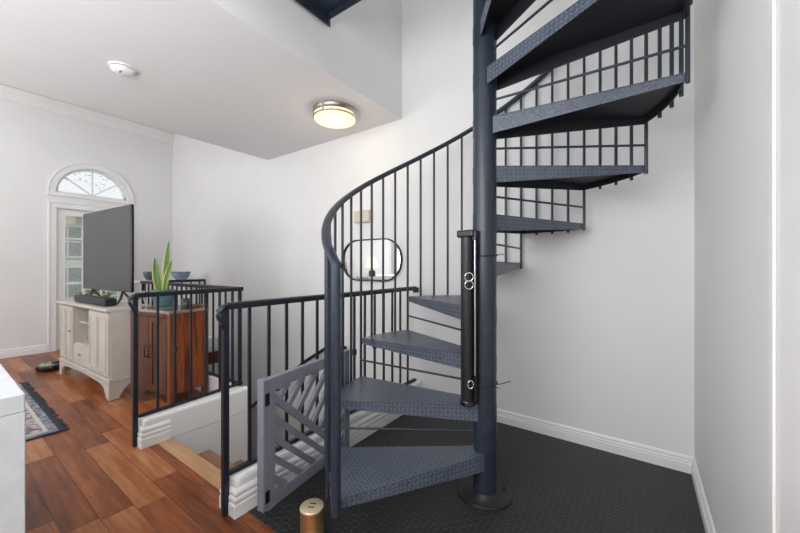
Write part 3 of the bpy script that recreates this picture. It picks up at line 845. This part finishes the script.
# ---------------- ceiling light and smoke detector
lx, ly = -2.157, 2.07
cl = thing('ceiling_light', 'round flush ceiling light with brushed nickel band, glowing warm', 'ceiling light', (lx, ly, ZC))
MB().lathe([(.186, -.001), (.186, -.042), (.178, -.042), (.178, -.001)], (lx, ly, ZC), 48).build('upper_band', 'nickel', cl)
MB().lathe([(.1782, -.042), (.177, -.080), (.168, -.088), (.0001, -.094)][::-1], (lx, ly, ZC), 48).build('diffuser', 'diffuser', cl)
MB().lathe([(.181, -.066), (.187, -.066), (.187, -.073), (.181, -.075), (.178, -.073)], (lx, ly, ZC), 48).build('lower_band', 'nickel', cl)
for k in range(4):
    a = rad(-75 + 90 * k)
    m = Matrix.Translation((lx, ly, ZC)) @ Matrix.Rotation(a, 4, 'Z')
    MB().box(.183, -.008, -.072, .1885, .008, -.002, m).build('clip', 'chrome', cl)
dx, dyy = -2.868, .79
sd_ = thing('smoke_detector', 'white round smoke detector on the low ceiling', 'smoke detector', (dx, dyy, ZC))
MB().lathe([(.0001, -.042), (.045, -.040), (.058, -.032), (.062, -.020), (.070, -.018), (.070, -.013)], (dx, dyy, ZC), 36).build('cover', 'trim', sd_)
MB().lathe([(.066, -.013), (.066, -.009)], (dx, dyy, ZC), 36).build('vent_ring', 'plate_dark', sd_)
MB().lathe([(.078, -.009), (.080, -.005), (.080, -.001)], (dx, dyy, ZC), 36).build('base', 'trim', sd_)
m = Matrix.Translation((dx + .02, dyy - .02, ZC))
MB().box(-.018, -.006, -.043, .018, .006, -.037, m).build('grille', 'grey_panel', sd_, .002)

# ---------------- door and arched window in the far wall
X = XF
door = MB()
t0, t1 = X - .07, X - .03
g0, g1, gz0, gz1 = dy0 + .10, dy1 - .10, .28, 1.91
door.box(t0, dy0 + .012, .015, t1, g0, dz1 - .012).box(t0, g1, .015, t1, dy1 - .012, dz1 - .012)
door.box(t0, g0, .015, t1, g1, gz0).box(t0, g0, gz1, t1, g1, dz1 - .012)
d1 = struct('door_1', door, 'trim', bevel=.004)
mt = MB()
for k in (1, 2): y = g0 + (g1 - g0) * k / 3; mt.box(t0 + .008, y - .011, gz0, t1 + .004, y + .011, gz1)
for k in (1, 2, 3, 4): zz = gz0 + (gz1 - gz0) * k / 5; mt.box(t0 + .008, g0, zz - .011, t1 + .002, g1, zz + .011)
struct('muntins', mt, 'trim', d1)
struct('glass', B(X - .052, g0, gz0, X - .048, g1, gz1), 'glass', d1)
MB().lathe([(.012, 0), (.012, .03), (.026, .04), (.026, .06), (.0001, .066)], (0, 0, 0), 16, Matrix.Translation((t1, dy1 - .055, .98)) @ Matrix.Rotation(rad(90), 4, 'Y')).build('door_handle', 'nickel', d1)
cs = MB(); cwid = .085
cs.box(X, dy0 - cwid, 0, X + .018, dy0 - .002, dz1 + cwid).box(X, dy1 + .002, 0, X + .018, dy1 + cwid, dz1 + cwid).box(X, dy0 - .002, dz1, X + .018, dy1 + .002, dz1 + cwid)
cs.box(X + .018, dy0 - cwid, 0, X + .028, dy0 - cwid + .02, dz1 + cwid).box(X + .018, dy1 + cwid - .02, 0, X + .028, dy1 + cwid, dz1 + cwid)
cs.box(X + .018, dy0 - cwid, dz1 + cwid - .02, X + .03, dy1 + cwid, dz1 + cwid)
cs.box(X - .12, dy0, 0, X, dy0 + .011, dz1).box(X - .12, dy1 - .011, 0, X, dy1, dz1).box(X - .12, dy0, dz1 - .011, X, dy1, dz1)
struct('trim_5', cs, 'trim', bevel=.003)
wn = MB()
arcp = [(ac + (ar + .045) * math.cos(PI * k / 32), az + (ar + .045) * math.sin(PI * k / 32)) for k in range(33)]
wn.sweep([(X + .011, y, zz) for y, zz in arcp], [(-.045, -.011), (.045, -.011), (.045, .011), (-.045, .011)], smooth=False, up=Vector((1, 0, 0)))
wn.sweep([(X + .022, ac + (ar + .080) * math.cos(PI * k / 32), az + (ar + .08) * math.sin(PI * k / 32)) for k in range(33)], [(-.012, -.008), (.012, -.008), (.012, .008), (-.012, .008)], smooth=False, up=Vector((1, 0, 0)))
wn.box(X - .02, ac - ar - .09, az - .055, X + .024, ac + ar + .09, az)
w1 = struct('window_1', wn, 'trim', bevel=.002)
wm = MB()
wm.sweep([(X - .05, ac + (ar - .012) * math.cos(PI * k / 32), az + (ar - .012) * math.sin(PI * k / 32)) for k in range(33)], [(-.014, -.02), (.014, -.02), (.014, .02), (-.014, .02)], smooth=False, up=Vector((1, 0, 0)))
wm.box(X - .07, ac - ar, az, X - .03, ac + ar, az + .018)
for a in (38, 90, 142): wm.sweep([(X - .05, ac, az + .01), (X - .05, ac + (ar - .02) * math.cos(rad(a)), az + (ar - .02) * math.sin(rad(a)))], sq(.008, .012), smooth=False, up=Vector((1, 0, 0)))
struct('muntins', wm, 'trim', w1)
ga = [(ac + ar * math.cos(PI * k / 24), az + ar * math.sin(PI * k / 24)) for k in range(25)]
gl = MB(); n = len(ga)
gl.add([(X - .056, y, zz) for y, zz in ga] + [(X - .052, y, zz) for y, zz in ga], [tuple(range(n)), tuple(range(2 * n - 1, n - 1, -1))])
struct('glass', gl, 'glass', w1)
w2 = MB(); ya, yb = YREAR - .03, YREAR + .02
for a in ((-6.57, -6.5, .83, 2.27), (-5.5, -5.43, .83, 2.27), (-6.5, -5.5, .83, .9), (-6.5, -5.5, 2.2, 2.27)): w2.box(a[0], ya, a[2], a[1], yb, a[3])
w2.box(-6.01, YREAR - .06, .9, -5.99, ya, 2.2).box(-6.5, YREAR - .06, 1.54, -5.5, ya, 1.56)
w2 = struct('window_2', w2, 'trim', bevel=.003)
struct('glass', B(-6.5, YREAR - .05, .9, -5.5, YREAR - .046, 2.2), 'glass', w2)

# reflected in the mirror: a lit lamp on a white chest under the window
cx_, cy_ = -6.36, -2.62
cst = thing('white_chest', 'white chest of drawers against the far wall, seen in the mirror', 'chest', (cx_, cy_, 0))
MB().box(cx_ - .24, cy_ - .5, .06, cx_ + .22, cy_ + .5, .86).build('body', 'table_white', cst, .004)
MB().box(cx_ - .25, cy_ - .52, .86, cx_ + .24, cy_ + .52, .89).build('top', 'table_white', cst, .004)
for k in range(3):
    d = MB().box(cx_ + .22, cy_ - .47, .10 + .25 * k, cx_ + .236, cy_ + .47, .33 + .25 * k).build('drawer', 'table_white', cst, .003)
    for s in (-.25, .25): MB().lathe([(.006, 0), (.014, .016), (.0001, .022)], (0, 0, 0), 12, Matrix.Translation((cx_ + .236, cy_ + s, .215 + .25 * k)) @ Matrix.Rotation(rad(90), 4, 'Y')).build('knob', 'nickel', d)
for s in (-.45, .41):
    for q in (-.22, .17): MB().box(cx_ + q, cy_ + s, .001, cx_ + q + .04, cy_ + s + .04, .06).build('leg', 'table_white', cst)
tl_ = thing('table_lamp', 'lit table lamp with dark base and white shade, seen in the mirror', 'lamp', (cx_, cy_ + .1, .891))
c = (cx_, cy_ + .1, .891)
MB().lathe([(.09, 0), (.10, .01), (.10, .14), (.07, .18), (.015, .20), (.012, .27)], c, 28).build('base', 'lamp_base', tl_)
MB().lathe([(.19, .25), (.13, .56), (.127, .56), (.187, .25)], c, 32).build('lamp_shade', 'lamp_shade', tl_)

# ---------------- outside the door
struct('ground', B(-22, -10, -.35, XF - .12, 14, -.15), 'lawn')
hs = thing('house', 'pale stucco house with white framed windows seen through the door', 'house', (-12.5, 3.0, -.15))
MB().box(-14.5, -2, -.15, -12.5, 9, 2.55).build('wall', 'siding', hs)
MB().hexa([(-14.9, -2.3, 2.55), (-12.1, -2.3, 2.55), (-12.1, 9.3, 2.55), (-14.9, 9.3, 2.55)], [(-13.6, -2.3, 2.85), (-13.4, -2.3, 2.85), (-13.4, 9.3, 2.85), (-13.6, 9.3, 2.85)]).build('roof', 'grey_panel', hs)
for yy in (2.25, 3.35, 5.2):
    for zz in (.75, 1.85):
        wf = MB(); q = .06
        wf.box(-12.5, yy - .33, zz - .45, -12.46, yy - .27, zz + .45).box(-12.5, yy + .27, zz - .45, -12.46, yy + .33, zz + .45)
        wf.box(-12.5, yy - .27, zz - .45, -12.46, yy + .27, zz - .39).box(-12.5, yy - .27, zz + .39, -12.46, yy + .27, zz + .45)
        wf.box(-12.5, yy - .02, zz - .39, -12.465, yy + .02, zz + .39).box(-12.5, yy - .27, zz - .02, -12.466, yy + .27, zz + .02)
        f = wf.build('window', 'trim', hs)
        MB().box(-12.5, yy - .27, zz - .39, -12.48, yy + .27, zz + .39).build('pane', 'house_window', f)
def bush(x, y, r, h, label):
    b = thing('bush', label, 'bush', (x, y, -.15), 0, 'bushes outside the door')
    mb = MB()
    for k in range(420):
        a = random.uniform(0, 2 * PI); e = math.asin(random.uniform(-.2, 1)); q = random.uniform(.75, 1.05)
        p = Vector((x + r * q * math.cos(a) * math.cos(e), y + r * q * math.sin(a) * math.cos(e), -.15 + h * (.45 + .55 * q * math.sin(e))))
        m = Matrix.Translation(p) @ Matrix.Rotation(random.uniform(0, 6), 4, 'Z') @ Matrix.Rotation(random.uniform(-1, 1), 4, 'X')
        s = random.uniform(.04, .075)
        mb.add([(-s, 0, 0), (0, -s * .4, .008), (s, 0, 0), (0, s * .4, .008), (0, 0, -.006)], [(0, 1, 2, 3), (0, 4, 1), (1, 4, 2), (2, 4, 3), (3, 4, 0)], False, m)
    mb.build('foliage', 'leaf_bush', b)
    MB().lathe([(.03, 0), (.02, h * .6)], (x, y, -.15), 8).build('stem', 'wood_front', b)
bush(-11.4, 2.55, .42, .75, 'yellow-green bush outside the door in front of the house, left one')
bush(-11.5, 3.5, .45, .85, 'yellow-green bush outside the door in front of the house, right one')

tre = thing('tree', 'leafy tree branches against the sky, seen through the arched window', 'tree', (-9.6, 3.4, -.15))
MB().tube([(-9.6, 3.4, -.15), (-9.62, 3.38, 1.6), (-9.5, 3.2, 3.2), (-9.45, 3.1, 4.2)], .09, 10, scales=[1.2, 1, .7, .3]).build('trunk', 'wood_front', tre)
mb = MB()
for k in range(5):
    a = 1.3 * k; mb.tube([(-9.5, 3.2, 2.9 + .15 * k), (-9.5 + .5 * math.cos(a), 3.0 + .6 * math.sin(a), 3.3 + .15 * k), (-9.5 + .8 * math.cos(a), 2.8 + 1.0 * math.sin(a), 3.5 + .2 * k)], .02, 6, scales=[1, .7, .3])
mb.build('branches', 'wood_front', tre)
mb = MB()
for k in range(750):
    a = random.uniform(0, 2 * PI); q = random.random() ** .5
    p = Vector((-9.4 + .9 * q * math.cos(a), 2.75 + 1.3 * q * math.sin(a), random.uniform(2.9, 4.4)))
    m = Matrix.Translation(p) @ Matrix.Rotation(random.uniform(0, 6), 4, 'Z') @ Matrix.Rotation(random.uniform(-1, 1), 4, 'X')
    sz = random.uniform(.02, .04)
    mb.add([(-sz, 0, 0), (0, -sz * .4, .006), (sz, 0, 0), (0, sz * .4, .006), (0, 0, -.004)], [(0, 1, 2, 3), (0, 4, 1), (1, 4, 2), (2, 4, 3), (3, 4, 0)], False, m)
mb.build('foliage', 'leaf_bush', tre)

# ------------------------------------------------------------------ light
wd = bpy.data.worlds.new('daylight'); S.world = wd; wd.use_nodes = True
bg = wd.node_tree.nodes['Background']; bg.inputs[0].default_value = (.93, .96, 1.0, 1); bg.inputs[1].default_value = 1.0
def area(name, loc, rot, sx, sy, e, col=(1, 1, 1)):
    l = bpy.data.lights.new(name, 'AREA'); l.shape = 'RECTANGLE'; l.size = sx; l.size_y = sy; l.energy = e; l.color = col
    o = bpy.data.objects.new(name, l); COL.objects.link(o); o.location = loc; o.rotation_euler = rot
    return o
pl = bpy.data.lights.new('ceiling_light_bulb', 'POINT'); pl.energy = 2; pl.color = (1, .85, .62); pl.shadow_soft_size = .12
po = bpy.data.objects.new('ceiling_light_bulb', pl); COL.objects.link(po); po.location = (lx, ly, ZC - .2)

def point_fill(name, loc, e, r, col=(.94, .975, 1)):  # point light added as unseen fill, without a fixture
    l = bpy.data.lights.new(name, 'POINT'); l.energy = e; l.shadow_soft_size = r; l.color = col
    o = bpy.data.objects.new(name, l); COL.objects.link(o); o.location = loc
area('rear_up_fill', (-3.0, -1.9, 1.0), (PI, 0, 0), 3.2, 2.8, 60, (.90, .955, 1))  # added upward area light out of view, brightens the ceilings
area('rear_fill', (-2.4, -4.8, 1.6), (rad(90), 0, 0), 5.0, 2.2, 18, (.93, .965, 1))  # no window here: area light added behind the eye for fill
q = area('rear_corner_fill', (-5.7, -4.75, 1.6), (0, 0, 0), 2.2, 1.7, 88, (.93, .965, 1))  # added area fill in the unseen rear corner, aimed at the stairs
q.rotation_euler = (Vector((-.2, 1.6, 1.4)) - q.location).to_track_quat('-Z', 'Y').to_euler()
point_fill('kitchen_fill', (-1.9, -.9, 2.1), 16, .5)  # added fill near the island, no fixture behind it
point_fill('tall_room_fill', (-5.3, -1.0, 2.9), 40, .4)  # unseen point light added to lift the far room
point_fill('entry_fill', (-1.0, -.8, 1.9), 98, .7)  # main fill, added behind the eye where no lamp hangs
point_fill('right_fill', (-.15, -.9, 1.7), 36, .4)  # added fill for the right side and lower back wall
point_fill('void_fill', (-.75, -.3, 3.6), 7, .4)  # invented point light high in the void, lifts its walls
# ------------------------------------------------------------------ camera
cam = bpy.data.cameras.new('camera'); cam.sensor_width = 36; cam.lens = 338.7 / 800 * 36; cam.clip_start = .02
co = bpy.data.objects.new('camera', cam); COL.objects.link(co)
co.location = (0, 0, EYE); co.rotation_euler = (rad(90), 0, math.atan2(.578, .816))
S.camera = co
S.view_settings.view_transform = 'Standard'; S.view_settings.look = 'None'
S.view_settings.exposure = 0.06; S.view_settings.gamma = 1; S.view_settings.use_curve_mapping = False
